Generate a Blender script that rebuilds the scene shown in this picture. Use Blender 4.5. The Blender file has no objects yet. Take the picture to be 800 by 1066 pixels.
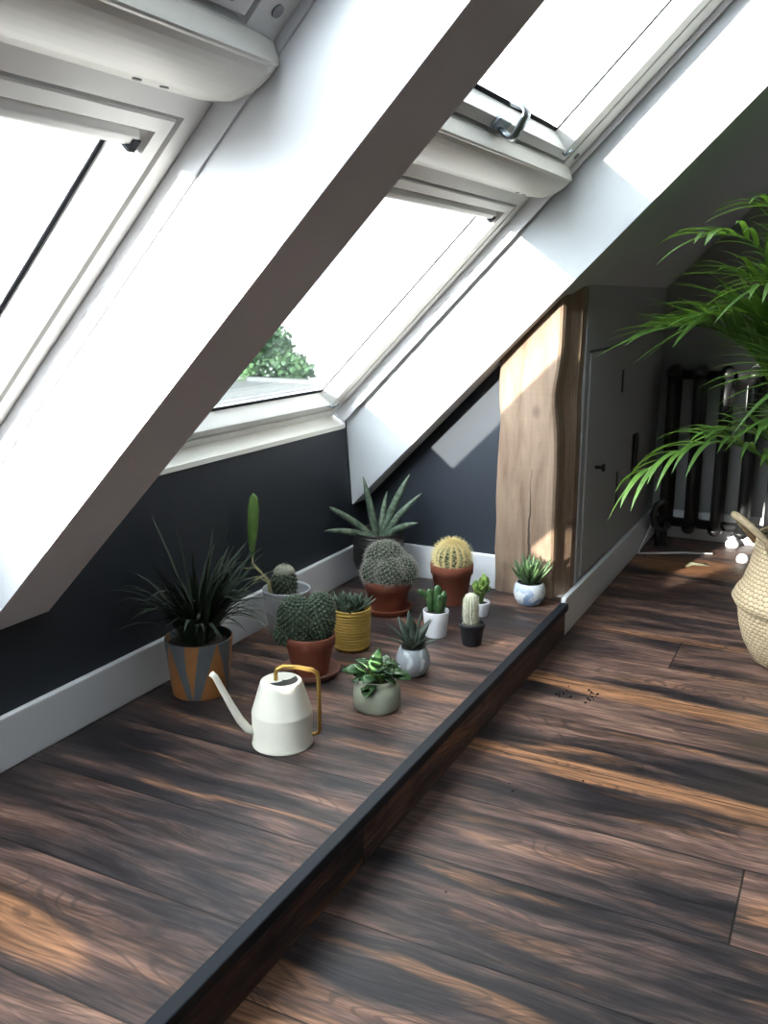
import bpy, bmesh, math, random
from mathutils import Vector as V, Matrix
PI = math.pi; Q2 = math.sqrt(2)
sc = bpy.context.scene; COL = sc.collection
random.seed(7)

# ------------------------------------------------------------------ mesh helpers
class MB:
    def __init__(s): s.v = []; s.f = []; s.sm = []
    def add(s, vs, fs, smooth=False):
        b = len(s.v); s.v += [tuple(p) for p in vs]
        s.f += [tuple(i + b for i in f) for f in fs]; s.sm += [smooth] * len(fs)
    def hexa(s, c):                      # eight corners: bottom ring 0-3, top ring 4-7
        s.add(c, [(0,3,2,1),(4,5,6,7),(0,1,5,4),(1,2,6,5),(2,3,7,6),(3,0,4,7)])
    def box(s, x0, x1, y0, y1, z0, z1):
        s.hexa([(x0,y0,z0),(x1,y0,z0),(x1,y1,z0),(x0,y1,z0),(x0,y0,z1),(x1,y0,z1),(x1,y1,z1),(x0,y1,z1)])
    def rings(s, rings, cap=(True, True), smooth=True, closed=True):
        n = len(rings[0]); vs = [p for r in rings for p in r]; fs = []
        for i in range(len(rings) - 1):
            for j in range(n if closed else n - 1):
                k = (j + 1) % n
                fs.append((i*n+j, i*n+k, (i+1)*n+k, (i+1)*n+j))
        s.add(vs, fs, smooth)
        b = len(s.v) - len(vs)
        if cap[0]: s.f.append(tuple(b + j for j in reversed(range(n)))); s.sm.append(False)
        if cap[1]: s.f.append(tuple(b + (len(rings)-1)*n + j for j in range(n))); s.sm.append(False)
    def lathe(s, prof, c=(0,0,0), n=40, cap=(True, False), smooth=True, rmod=None, rot=None):
        R = []
        for r, z in prof:
            ring = []
            for j in range(n):
                a = 2*PI*j/n; rr = r * (rmod(a, z) if rmod else 1)
                p = V((rr*math.cos(a), rr*math.sin(a), z))
                if rot: p = rot @ p
                ring.append(p + V(c))
            R.append(ring)
        s.rings(R, cap, smooth)
    def sweep(s, pts, ws, ts=None, side=None, n=6, cap=(True, True), smooth=True):
        pts = [V(p) for p in pts]; m = len(pts); ts = ts or ws; R = []; prev = None
        for i in range(m):
            t = (pts[min(i+1, m-1)] - pts[max(i-1, 0)]).normalized()
            sd = V(side) if side is not None else prev
            if sd is None: sd = t.cross(V((0,0,1)))
            if sd.length < 1e-4: sd = V((1,0,0))
            sd = sd - t * sd.dot(t)
            if sd.length < 1e-4: sd = t.orthogonal()
            sd.normalize(); prev = sd.copy(); nn = sd.cross(t)
            R.append([pts[i] + sd*(ws[i]*math.cos(2*PI*j/n)) + nn*(ts[i]*math.sin(2*PI*j/n)) for j in range(n)])
        s.rings(R, cap, smooth)
    def ribbon(s, pts, ws, side=None, fold=0.25):   # leaf blade, folded along its midrib
        pts = [V(p) for p in pts]; m = len(pts); vs = []; prev = None
        for i in range(m):
            t = (pts[min(i+1, m-1)] - pts[max(i-1, 0)]).normalized()
            sd = V(side) if side is not None else t.cross(V((0,0,1)))
            sd = sd - t * sd.dot(t)
            if sd.length < 1e-3: sd = prev if prev is not None else t.orthogonal()
            sd.normalize()
            if prev is not None and side is None and sd.dot(prev) < 0: sd = -sd
            prev = sd; nn = sd.cross(t)
            vs += [pts[i] - sd*ws[i] + nn*(ws[i]*fold), pts[i], pts[i] + sd*ws[i] + nn*(ws[i]*fold)]
        fs = []
        for i in range(m-1):
            for j in (0, 1): fs.append((3*i+j, 3*i+j+1, 3*i+j+4, 3*i+j+3))
        s.add(vs, fs, True)
    def cone(s, p, d, r, L, n=3):
        d = V(d).normalized(); a = d.orthogonal().normalized(); b = d.cross(a); p = V(p)
        vs = [p + (a*math.cos(2*PI*j/n) + b*math.sin(2*PI*j/n))*r for j in range(n)] + [p + d*L]
        s.add(vs, [(j, (j+1) % n, n) for j in range(n)])
    def sphere(s, c, rx, ry=None, rz=None, nu=20, nv=12, rot=None):
        ry = ry or rx; rz = rz or rx; R = []
        for i in range(nv+1):
            a = -PI/2 + PI*i/nv; ca = max(math.cos(a), .02)
            ring = []
            for j in range(nu):
                p = V((rx*ca*math.cos(2*PI*j/nu), ry*ca*math.sin(2*PI*j/nu), rz*math.sin(a)))
                if rot: p = rot @ p
                ring.append(p + V(c))
            R.append(ring)
        s.rings(R, (True, True), True)
    def build(s, name, mat, parent=None, bevel=0, fix=True):
        me = bpy.data.meshes.new(name); me.from_pydata(s.v, [], s.f)
        me.polygons.foreach_set('use_smooth', s.sm)
        if fix:
            bm = bmesh.new(); bm.from_mesh(me); bmesh.ops.recalc_face_normals(bm, faces=bm.faces); bm.to_mesh(me); bm.free()
        me.materials.append(mat); me.update()
        o = bpy.data.objects.new(name, me); COL.objects.link(o)
        if parent: o.parent = parent; o.matrix_parent_inverse = Matrix.Translation(-parent.location)
        if bevel:
            b = o.modifiers.new('Bevel', 'BEVEL'); b.width = bevel; b.segments = 2; b.limit_method = 'ANGLE'
        return o

def tag(o, label=None, cat=None, group=None, kind=None):
    if label: o['label'] = label
    if cat: o['category'] = cat
    if group: o['group'] = group
    if kind: o['kind'] = kind
    return o
def thing(name, label, cat, loc, group=None):
    o = bpy.data.objects.new(name, None); o.empty_display_size = .05; COL.objects.link(o); o.location = loc
    return tag(o, label, cat, group)
def struct(o): o['kind'] = 'structure'; return o

# ------------------------------------------------------------------ materials
class NT:
    def __init__(s, name):
        s.m = bpy.data.materials.new(name); s.m.use_nodes = True; s.t = s.m.node_tree; s.t.nodes.clear()
        s.out = s.n('ShaderNodeOutputMaterial'); s.p = s.n('ShaderNodeBsdfPrincipled')
        s.l(s.p.outputs[0], s.out.inputs[0]); s.tc = s.n('ShaderNodeTexCoord')
    def n(s, t, **k):
        x = s.t.nodes.new(t)
        for a, b in k.items(): setattr(x, a, b)
        return x
    def l(s, a, b): s.t.links.new(a, b)
    def sv(s, sock, v):
        if hasattr(v, 'is_output'): s.l(v, sock)
        else: sock.default_value = v
    def math(s, op, a, b=0.0, c=0.0):
        x = s.n('ShaderNodeMath', operation=op); s.sv(x.inputs[0], a); s.sv(x.inputs[1], b); s.sv(x.inputs[2], c); return x.outputs[0]
    def mix(s, f, a, b, blend='MIX'):
        x = s.n('ShaderNodeMix', data_type='RGBA', blend_type=blend)
        s.sv(x.inputs[0], f); s.sv(x.inputs[6], a if hasattr(a,'is_output') else (*a,1)); s.sv(x.inputs[7], b if hasattr(b,'is_output') else (*b,1)); return x.outputs[2]
    def noise(s, vec, scale, detail=3, rough=.55, dist=0.0):
        x = s.n('ShaderNodeTexNoise'); s.l(vec, x.inputs['Vector']); x.inputs['Scale'].default_value = scale
        x.inputs['Detail'].default_value = detail; x.inputs['Roughness'].default_value = rough; x.inputs['Distortion'].default_value = dist
        return x.outputs['Fac']
    def ramp(s, f, stops):
        x = s.n('ShaderNodeValToRGB'); e = x.color_ramp.elements
        while len(e) < len(stops): e.new(.5)
        for i, (p, c) in enumerate(stops): e[i].position = p; e[i].color = (*c, 1)
        s.l(f, x.inputs[0]); return x.outputs[0]
    def mrange(s, f, a, b, c=0.0, d=1.0, smooth=True):
        x = s.n('ShaderNodeMapRange', interpolation_type='SMOOTHSTEP' if smooth else 'LINEAR')
        s.sv(x.inputs[0], f); x.inputs[1].default_value = a; x.inputs[2].default_value = b; x.inputs[3].default_value = c; x.inputs[4].default_value = d
        return x.outputs[0]
    def xyz(s):
        x = s.n('ShaderNodeSeparateXYZ'); s.l(s.tc.outputs['Object'], x.inputs[0]); return x.outputs
    def comb(s, x, y, z=0.0):
        c = s.n('ShaderNodeCombineXYZ'); s.sv(c.inputs[0], x); s.sv(c.inputs[1], y); s.sv(c.inputs[2], z); return c.outputs[0]
    def bump(s, h, strength=.3, dist=.002):
        b = s.n('ShaderNodeBump'); s.l(h, b.inputs['Height']); b.inputs['Strength'].default_value = strength; b.inputs['Distance'].default_value = dist
        s.l(b.outputs[0], s.p.inputs['Normal'])
    def base(s, c): s.sv(s.p.inputs['Base Color'], c if hasattr(c,'is_output') else (*c,1))
    def rough(s, r): s.sv(s.p.inputs['Roughness'], r)

def mat(name, c, rough=.5, var=.12, scale=30, metal=0, bump=0, spec=.5, sheen=0):
    t = NT(name); ob = t.tc.outputs['Object']
    f = t.noise(ob, scale, 4)
    t.base(t.mix(f, tuple(max(0, k*(1-var)) for k in c), tuple(min(1, k*(1+var)) for k in c)))
    t.rough(rough); t.p.inputs['Metallic'].default_value = metal; t.p.inputs['Specular IOR Level'].default_value = spec
    if bump: t.bump(t.noise(ob, scale*4, 3), bump)
    return t.m

def wood(name, swap=False, y0=.822, pitch=.2446, joints=True, seed=0., streaks=(), L=2.3, joff=0.0, dark=1.0):
    t = NT(name); X, Y, Z = t.xyz()
    if swap: u, v = Y, Z
    else: u, v = X, Y
    r = t.math('DIVIDE', t.math('SUBTRACT', v, y0), pitch); idx = t.math('FLOOR', r); fr = t.math('SUBTRACT', r, idx)
    if joints:
        off = t.math('FRACT', t.math('ADD', t.math('MULTIPLY', idx, .618), joff))
        q = t.math('ADD', t.math('DIVIDE', u, L), off); qi = t.math('FLOOR', q); qf = t.math('SUBTRACT', q, qi)
    else: qi = 0.0
    wn = t.n('ShaderNodeTexWhiteNoise', noise_dimensions='3D'); t.l(t.comb(idx, qi, seed), wn.inputs['Vector']); rnd = wn.outputs['Value']
    wc = t.n('ShaderNodeSeparateColor'); t.l(wn.outputs['Color'], wc.inputs[0])
    sh = t.math('MULTIPLY', rnd, 37.0)
    # broad smoky figure flowing along the board
    warp = t.noise(t.comb(t.math('ADD', t.math('MULTIPLY', u, 2.2), sh), t.math('MULTIPLY', v, 6.), seed+9), 1., 2)
    vw = t.math('ADD', v, t.math('MULTIPLY', t.math('SUBTRACT', warp, .5), .07))
    g1 = t.comb(t.math('ADD', t.math('MULTIPLY', u, 1.9), sh), t.math('ADD', t.math('MULTIPLY', vw, 8.5), sh), seed)
    n1 = t.noise(g1, 1.1, 5, .58, .35)
    g2 = t.comb(t.math('ADD', t.math('MULTIPLY', u, 2.0), t.math('MULTIPLY', wc.outputs[1], 51.)), t.math('MULTIPLY', vw, 15.0), seed+3)
    n2 = t.noise(g2, 1.0, 4, .6, .5)
    g3 = t.comb(t.math('ADD', t.math('MULTIPLY', u, 8.), sh), t.math('MULTIPLY', vw, 170.), seed+7)
    n3 = t.noise(g3, 1.0, 3, .65, .4)
    gl = t.comb(t.math('ADD', t.math('MULTIPLY', u, 1.0), sh), t.math('MULTIPLY', vw, 4.2), seed+5)
    dn = t.noise(gl, 1.6, 2, .5, .6)
    g4 = t.comb(t.math('ADD', t.math('MULTIPLY', u, 3.6), sh), t.math('MULTIPLY', vw, 52.), seed+13)
    n4 = t.noise(g4, 1.0, 4, .65, .6)
    wv = t.math('SINE', t.math('MULTIPLY', dn, 120.))
    tone = t.math('ADD', n1, t.math('MULTIPLY', t.math('SUBTRACT', wc.outputs[2], .5), .10))
    k = dark
    c = t.ramp(tone, [(.30,(.013*k,.0118*k,.0145*k)),(.41,(.028*k,.0230*k,.0255*k)),(.49,(.066*k,.046*k,.043*k)),(.57,(.138*k,.082*k,.067*k)),(.66,(.215*k,.130*k,.100*k)),(.80,(.30*k,.19*k,.130*k))])
    tan = t.math('MULTIPLY', t.mrange(n2, .54, .70), t.mrange(wc.outputs[0], .15, .75, .25, 1.))
    c = t.mix(t.math('MULTIPLY', tan, .65), c, (.33*k,.165*k,.085*k))
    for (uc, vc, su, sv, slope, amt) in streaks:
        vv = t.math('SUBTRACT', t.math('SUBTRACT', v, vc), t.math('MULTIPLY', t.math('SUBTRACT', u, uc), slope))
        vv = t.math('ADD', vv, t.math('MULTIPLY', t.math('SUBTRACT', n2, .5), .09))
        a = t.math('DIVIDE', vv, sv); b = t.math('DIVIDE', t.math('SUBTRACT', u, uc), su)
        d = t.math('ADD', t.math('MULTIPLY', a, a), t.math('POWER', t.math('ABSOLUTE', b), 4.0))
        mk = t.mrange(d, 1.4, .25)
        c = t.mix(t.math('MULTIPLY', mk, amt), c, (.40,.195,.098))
    c = t.mix(.65, c, t.mix(t.mrange(n3, .28, .72), (.38,.38,.40), (1.5,1.47,1.45)), 'MULTIPLY')
    c = t.mix(.75, c, t.mix(t.mrange(n4, .34, .62), (.42,.41,.43), (1.28,1.26,1.24)), 'MULTIPLY')
    c = t.mix(t.math('MULTIPLY', t.math('MULTIPLY', t.mrange(wv, .45, 1.), t.mrange(n2, .35, .6)), .5), c, (.03*k,.024*k,.022*k))
    # knots
    vo = t.n('ShaderNodeTexVoronoi'); t.l(t.comb(t.math('MULTIPLY', u, 2.2), t.math('MULTIPLY', v, 5.), seed), vo.inputs['Vector']); vo.inputs['Scale'].default_value = 1.
    kn = t.mrange(vo.outputs['Distance'], .16, .03)
    c = t.mix(t.math('MULTIPLY', kn, .8), c, (.014,.012,.014))
    # seams
    e = t.math('MINIMUM', fr, t.math('SUBTRACT', 1.0, fr)); seam = t.mrange(e, .005, .011, 1., 0.)
    if joints:
        e2 = t.math('MULTIPLY', t.math('MINIMUM', qf, t.math('SUBTRACT', 1.0, qf)), L/pitch); seam = t.math('MAXIMUM', seam, t.mrange(e2, .005, .011, 1., 0.))
    c = t.mix(t.math('MULTIPLY', seam, .85), c, (.008,.007,.007))
    t.base(c); t.rough(t.mrange(n1, .3, .7, .36, .50)); t.p.inputs['Specular IOR Level'].default_value = .26
    t.bump(t.math('SUBTRACT', t.math('MULTIPLY', n3, .25), seam), .35, .0015)
    return t.m

M = {}
M['white'] = mat('white_paint', (.84,.845,.88), .55, .015, 6)
M['ceil'] = mat('ceiling_paint', (.52,.54,.56), .7, .015, 6)
M['room'] = mat('room_paint', (.30,.30,.305), .7, .015, 6)
M['navy'] = mat('navy_wall_paint', (.022,.027,.037), .55, .06, 8, spec=.3)
M['skirt'] = mat('skirting_gloss', (.72,.73,.77), .35, .01, 6)
M['frame'] = mat('window_white', (.80,.80,.79), .38, .01, 8)
M['cream'] = mat('cover_cream', (.78,.77,.72), .4, .01, 8)
M['gasket'] = mat('rubber_black', (.012,.013,.018), .8, .1, spec=.15)
M['jamb'] = mat('groove_grey', (.30,.30,.30), .6, .05)
M['chrome'] = mat('brushed_handle', (.30,.34,.38), .3, .03, 40, metal=.9)
M['dome'] = mat('pivot_grey', (.25,.25,.26), .5, .05)
M['black'] = mat('black_metal', (.012,.012,.013), .4, .1)
M['nosing'] = mat('black_nosing', (.008,.011,.016), .55, .1, spec=.25)
M['terra'] = mat('terracotta', (.22,.062,.034), .62, .12, 25, bump=.1)
M['terra2'] = mat('terracotta_saucer', (.20,.085,.06), .65, .12, 25, bump=.1)
M['soil'] = mat('potting_soil', (.035,.025,.02), .95, .6, 120, bump=.8)
M['yellow'] = mat('yellow_glaze', (.55,.36,.075), .4, .06, 12)
M['whitepot'] = mat('white_ceramic', (.74,.74,.77), .35, .02, 10)
M['greypot'] = mat('pale_grey_ceramic', (.42,.43,.45), .5, .08, 14)
M['blackpot'] = mat('matt_black_pot', (.016,.018,.022), .5, .15, 20)
M['ribpot'] = mat('dark_ribbed_pot', (.022,.020,.020), .4, .25, 20)
M['jar'] = mat('sage_stone_jar', (.30,.32,.245), .55, .22, 22, bump=.1)
M['can'] = mat('cream_enamel', (.72,.69,.60), .28, .01, 8)
M['brass'] = mat('brass', (.52,.33,.09), .38, .08, 30, metal=.85)
M['dark'] = mat('can_inside', (.010,.011,.008), .8, .2)
M['seagrass_dark'] = mat('rope_handle', (.36,.27,.17), .8, .3, 80, bump=.6)
M['cable'] = mat('white_plastic', (.75,.75,.75), .4, .02)
M['crumb'] = mat('soil_crumb', (.018,.013,.010), .9, .3, 90)
M['dryleaf'] = mat('dry_leaf', (.52,.52,.34), .6, .25, 60)

def leafmat(name, c, c2, rough=.4, scale=40, sss=.0, spec=.5, trans=0):
    t = NT(name); ob = t.tc.outputs['Object']
    f = t.mrange(t.noise(ob, scale, 3), .35, .65)
    t.base(t.mix(f, c, c2)); t.rough(rough); t.p.inputs['Specular IOR Level'].default_value = spec
    if trans:
        tr = t.n('ShaderNodeBsdfTranslucent'); tr.inputs[0].default_value = (min(1,c2[0]*2.4), min(1,c2[1]*2.2), c2[2]*1.2, 1)
        mx = t.n('ShaderNodeMixShader'); mx.inputs[0].default_value = trans
        t.l(t.p.outputs[0], mx.inputs[1]); t.l(tr.outputs[0], mx.inputs[2]); t.l(mx.outputs[0], t.out.inputs[0])
    return t.m
M['palm'] = leafmat('palm_leaf', (.030,.072,.014), (.062,.130,.024), .36, 9, trans=.3)
M['palmstem'] = leafmat('palm_stem', (.12,.20,.05), (.20,.27,.06), .4, 12)
M['grass'] = leafmat('grass_blade', (.020,.034,.022), (.036,.052,.032), .6, 15, spec=.25)
M['cactus'] = leafmat('cactus_green', (.035,.062,.038), (.060,.095,.055), .6, 50)
M['cactusdark'] = leafmat('cactus_dark', (.022,.038,.022), (.045,.065,.035), .6, 50)
M['spine_w'] = mat('pale_spines', (.33,.32,.28), .7, .2, 80)
M['spine_g'] = mat('golden_spines', (.80,.68,.36), .6, .2, 60)
M['spine_d'] = mat('grey_wool', (.26,.26,.20), .8, .25, 80)
M['white_cactus'] = leafmat('white_hair', (.46,.45,.32), (.62,.60,.48), .8, 120)
M['haw'] = leafmat('haworthia', (.050,.095,.035), (.085,.15,.055), .42, 60)
M['hawdark'] = leafmat('haworthia_dark', (.035,.060,.038), (.075,.105,.072), .5, 110)
M['snake'] = leafmat('snake_plant', (.075,.115,.075), (.12,.165,.105), .5, 60)
M['agave'] = leafmat('agave', (.030,.048,.036), (.060,.078,.058), .42, 45)
M['jade'] = leafmat('jade_leaf', (.028,.070,.026), (.055,.115,.04), .25, 40)
M['lime'] = leafmat('lime_succulent', (.06,.14,.025), (.22,.33,.07), .4, 45)
M['pad'] = leafmat('flat_cactus_pad', (.075,.15,.030), (.11,.20,.045), .45, 35)
M['straw'] = mat('straw_stem', (.30,.26,.12), .7, .2, 50)

def striped_snake():
    t = NT('snake_banded'); ob = t.tc.outputs['Object']
    f = t.mrange(t.noise(ob, 55, 2, .5, .6), .4, .6)
    t.base(t.mix(f, (.055,.085,.060), (.125,.165,.115))); t.rough(.5); return t.m
M['snake'] = striped_snake()

def geo_mat():                                   # orange and slate-blue triangles round the pot
    t = NT('geometric_pot'); X, Y, Z = t.xyz()
    a = t.math('ADD', t.math('ARCTAN2', Y, X), 1.15)
    u = t.math('FRACT', t.math('MULTIPLY', a, 4/(2*PI)))
    h = t.math('DIVIDE', Z, .15)
    tri = t.math('LESS_THAN', t.math('ABSOLUTE', t.math('SUBTRACT', u, .5)), t.math('MULTIPLY', t.math('SUBTRACT', 1.02, h), .36))
    u2 = t.math('FRACT', t.math('ADD', t.math('MULTIPLY', a, 4/(2*PI)), .12))
    tr2 = t.math('LESS_THAN', t.math('ABSOLUTE', t.math('SUBTRACT', u2, .10)), t.math('MULTIPLY', h, .18))
    m = t.math('MAXIMUM', tri, tr2)
    n = t.noise(t.tc.outputs['Object'], 30, 3)
    o = t.mix(n, (.27,.105,.030), (.36,.15,.05)); b = t.mix(n, (.075,.088,.10), (.12,.135,.15))
    t.base(t.mix(m, b, o)); t.rough(.5); return t.m
M['geo'] = geo_mat()
def glaze_mat():
    t = NT('white_blue_glaze'); ob = t.tc.outputs['Object']; X, Y, Z = t.xyz()
    f = t.mrange(t.noise(ob, 26, 3, .5, 1.), .46, .56); g = t.mrange(Z, .075, .03)
    t.base(t.mix(t.math('MULTIPLY', f, t.math('ADD', .35, t.math('MULTIPLY', g, .5))), (.66,.68,.70), (.17,.27,.45))); t.rough(.22); return t.m
M['glaze'] = glaze_mat()
def glaze2_mat():
    t = NT('grey_glaze'); ob = t.tc.outputs['Object']; X, Y, Z = t.xyz()
    f = t.mrange(t.noise(ob, 18, 3, .5, 1.), .5, .6)
    t.base(t.mix(f, (.27,.29,.31), (.50,.53,.56))); t.rough(.25); return t.m
M['glaze2'] = glaze2_mat()
def timber_mat():
    t = NT('old_oak'); X, Y, Z = t.xyz()
    g = t.comb(t.math('MULTIPLY', X, 14.), t.math('MULTIPLY', Y, 14.), t.math('MULTIPLY', Z, 2.0)); n = t.noise(g, 1.6, 5, .6, .8)
    g2 = t.comb(t.math('MULTIPLY', X, 160.), t.math('MULTIPLY', Y, 160.), t.math('MULTIPLY', Z, 10.)); n2 = t.noise(g2, 1, 3)
    saw = t.noise(t.comb(t.math('MULTIPLY', X, 3.), Y, t.math('MULTIPLY', Z, 150.)), 1., 2)
    c = t.ramp(n, [(.3,(.15,.092,.058)),(.5,(.215,.145,.10)),(.7,(.27,.19,.138))])
    c = t.mix(.4, c, t.mix(n2, (.6,.58,.56), (1.25,1.22,1.2)), 'MULTIPLY')
    c = t.mix(.25, c, t.mix(saw, (.6,.6,.6), (1.35,1.35,1.35)), 'MULTIPLY')
    # drying crack up the middle of the face
    wob = t.math('MULTIPLY', t.math('SUBTRACT', t.noise(t.comb(0.0, 0.0, Z), 9., 3), .5), .03)
    d = t.math('ABSOLUTE', t.math('ADD', t.math('ADD', X, .930), t.math('ADD', wob, t.math('MULTIPLY', Z, -.02))))
    wid = t.mrange(Z, .02, .45, .006, .0008)
    ck = t.math('MULTIPLY', t.math('LESS_THAN', d, wid), t.math('LESS_THAN', Z, .44))
    ck = t.math('MULTIPLY', ck, t.math('LESS_THAN', Y, 2.925))
    vo = t.n('ShaderNodeTexVoronoi'); t.l(t.comb(t.math('MULTIPLY', X, 6.), 0.0, t.math('MULTIPLY', Z, 4.)), vo.inputs['Vector']); vo.inputs['Scale'].default_value = 1.
    kn = t.mrange(vo.outputs['Distance'], .13, .03)
    c = t.mix(t.math('MULTIPLY', kn, .5), c, (.07,.04,.025))
    c = t.mix(t.math('MULTIPLY', ck, .92), c, (.02,.012,.008))
    t.base(c); t.rough(.75); t.bump(n2, .4, .003); return t.m
M['timber'] = timber_mat()
def basket_mat():
    t = NT('seagrass_weave'); X, Y, Z = t.xyz()
    a = t.math('MULTIPLY', t.math('ARCTAN2', Y, X), 64/(2*PI)); z = t.math('DIVIDE', Z, .0125)
    row = t.math('FLOOR', z); al = t.math('ADD', a, t.math('MULTIPLY', t.math('MODULO', row, 2.0), .5))
    fa = t.math('ABSOLUTE', t.math('SUBTRACT', t.math('FRACT', al), .5)); fz = t.math('ABSOLUTE', t.math('SUBTRACT', t.math('FRACT', z), .5))
    h = t.math('SUBTRACT', 1.0, t.math('ADD', t.math('MULTIPLY', t.math('MULTIPLY', fa, fa), 2.6), t.math('MULTIPLY', t.math('MULTIPLY', fz, fz), 2.6)))
    n = t.noise(t.tc.outputs['Object'], 55, 4)
    c = t.mix(n, (.36,.26,.15), (.66,.52,.34))
    c = t.mix(t.mrange(h, .55, .15, 0., .75), c, (.10,.065,.035))
    t.base(c); t.rough(.8); t.bump(h, .7, .004); return t.m
M['basket'] = basket_mat()
def can_ribs(): pass
def glass_mat():
    t = NT('window_glass'); t.t.nodes.remove(t.p)
    tr = t.n('ShaderNodeBsdfTransparent'); tr.inputs[0].default_value = (.96,.98,.97,1)
    gl = t.n('ShaderNodeBsdfGlossy'); gl.inputs['Roughness'].default_value = .02
    fr = t.n('ShaderNodeFresnel'); fr.inputs[0].default_value = 1.45
    mx = t.n('ShaderNodeMixShader'); t.l(t.math('MULTIPLY', fr.outputs[0], .6), mx.inputs[0]); t.l(tr.outputs[0], mx.inputs[1]); t.l(gl.outputs[0], mx.inputs[2])
    t.l(mx.outputs[0], t.out.inputs[0]); return t.m
M['glass'] = glass_mat()
M['ground'] = mat('pale_paving', (.52,.52,.50), .9, .1, .5)
M['crown'] = leafmat('tree_leaves', (.012,.040,.012), (.034,.078,.024), .6, 1.2)
M['roof'] = mat('roof_felt', (.055,.060,.062), .9, .15, 1.5)
M['bark'] = mat('bark', (.10,.07,.05), .9, .3, 5)

# ------------------------------------------------------------------ the room
XW = -1.567                                       # knee wall face
FZ = -.115                                        # lower floor; the platform top is z = 0
YN, YF, XR, ZC = -2.6, 4.42, 3.2, 2.35
def RP(y, s, w): return ((s - w)/Q2, y, (s + w)/Q2)   # roof plane: s runs up the 45-degree slope, w outwards
def rbox(mb, y0, y1, s0, s1, w0, w1):
    mb.hexa([RP(y0,s0,w0),RP(y1,s0,w0),RP(y1,s1,w0),RP(y0,s1,w0),RP(y0,s0,w1),RP(y1,s0,w1),RP(y1,s1,w1),RP(y0,s1,w1)])
def slab(mb, y0, y1, w0, w1, s1, xc=XW):
    c = []
    for y in (y0, y1): c.append([(xc, y, xc + Q2*w0), RP(y, s1, w0), RP(y, s1, w1), (xc, y, xc + Q2*w1)])
    mb.hexa(c[0] + c[1])
WU = 1.298                                        # underside of the far slope
WO = 1.628                                         # outer skin of the roof
B1 = (-.400, 1.235); B2 = (1.420, 2.780)
S_TOP = 2.0

m = MB(); m.box(-.80, XR, YN, YF, FZ-.1, FZ)
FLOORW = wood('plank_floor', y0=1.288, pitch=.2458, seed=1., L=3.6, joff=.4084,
    streaks=((-.40,2.50,.75,.045,-.06,.85),(-.40,2.02,.50,.040,-.04,.75),(.25,1.66,.33,.06,0.,.7),(-.55,1.02,.3,.05,0,.5),(-.5,3.02,.35,.03,0,.45),(-.48,3.92,.32,.13,0,.75)))  # last streak is no grain: lighter colour painted in to strengthen the sun patch
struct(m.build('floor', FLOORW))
m = MB(); m.box(XW, -.800, YN, 2.945, FZ-.1, 0)
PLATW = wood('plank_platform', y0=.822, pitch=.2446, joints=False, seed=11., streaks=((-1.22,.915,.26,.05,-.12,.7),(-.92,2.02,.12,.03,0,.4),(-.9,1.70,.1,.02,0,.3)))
plat = struct(m.build('platform', PLATW))
RISW = wood('plank_riser', swap=True, y0=-.3, pitch=.30, joints=True, seed=5., L=2.4, joff=.3958, dark=1.15)
m = MB(); m.box(-.800, -.782, YN, 2.885, FZ, -.022); struct(m.build('riser', RISW, plat))
m = MB(); m.box(-.800, -.772, YN, 2.885, -.022, .003); struct(m.build('nosing', M['nosing'], plat, bevel=.003))

m = MB(); m.box(XW-.14, XW, YN, YF+.1, FZ-.1, .552); struct(m.build('wall_left', M['navy']))
m = MB()                                           # navy wall closing the end of the platform, cut by the slope
zt = lambda x: x + Q2*WU
x0, x1 = XW, -1.035
m.hexa([(x0,2.945,0),(x1,2.945,0),(x1,3.05,0),(x0,3.05,0),(x0,2.945,zt(x0)),(x1,2.945,zt(x1)),(x1,3.05,zt(x1)),(x0,3.05,zt(x0))])
struct(m.build('wall_back', M['navy']))
m = MB(); x0, x1 = -.92, -.800
m.hexa([(x0,3.062,FZ),(x1,3.062,FZ),(x1,YF,FZ),(x0,YF,FZ),(x0,3.062,zt(x0)),(x1,3.062,zt(x1)),(x1,YF,zt(x1)),(x0,YF,zt(x0))])
struct(m.build('wall_side', M['room']))
m = MB(); m.box(-1.8, XR+.1, YF, YF+.1, FZ-.1, 2.5); struct(m.build('wall_far', M['room']))
m = MB(); m.box(XR, XR+.1, YN, YF, FZ-.1, 2.5); struct(m.build('wall_right', M['room']))
m = MB(); m.box(-1.8, XR+.1, YN-.1, YN, FZ-.1, 2.5); struct(m.build('wall_near', M['room']))

def skirting(name, pts_box):
    m = MB(); m.box(*pts_box); return struct(m.build(name, M['skirt'], bevel=.004))
skirting('baseboard_left', (XW, XW+.018, YN, 2.945, 0, .121))
skirting('baseboard_back', (XW+.018, -1.047, 2.928, 2.945, 0, .121))
skirting('baseboard_side', (-.800, -.782, 2.886, YF, FZ, .018))
skirting('baseboard_far', (-.782, XR, YF-.018, YF, FZ, .018))

m = MB()
a = [(XW,2.78+.06*(1.556-w_)/.258,XW+Q2*w_) for w_ in (WU,1.556)]; b = [RP(2.78+.06*(1.556-w_)/.258,S_TOP,w_) for w_ in (WU,1.556)]
pf = [a[0], b[0], b[1], RP(2.78,S_TOP,WO), (XW,2.78,XW+Q2*WO), a[1]]; n_ = 6
m.rings([pf, [(x,YF+.1,z) for x,y,z in pf]], (True,True), False)
slab(m, YN, B1[0], 1.326, WO, S_TOP)
rbox(m, B1[0], 2.78, 1.56, S_TOP, 1.326, WO)
xt = (S_TOP-1.326)/Q2 - .3
m.box(xt, XR+.1, YN, YF+.1, ZC, ZC+.1)
struct(m.build('ceiling', M['ceil']))
m = MB(); slab(m, B1[1], B2[0], 1.326, WO, 1.56); struct(m.build('rafter', M['white']))

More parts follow.
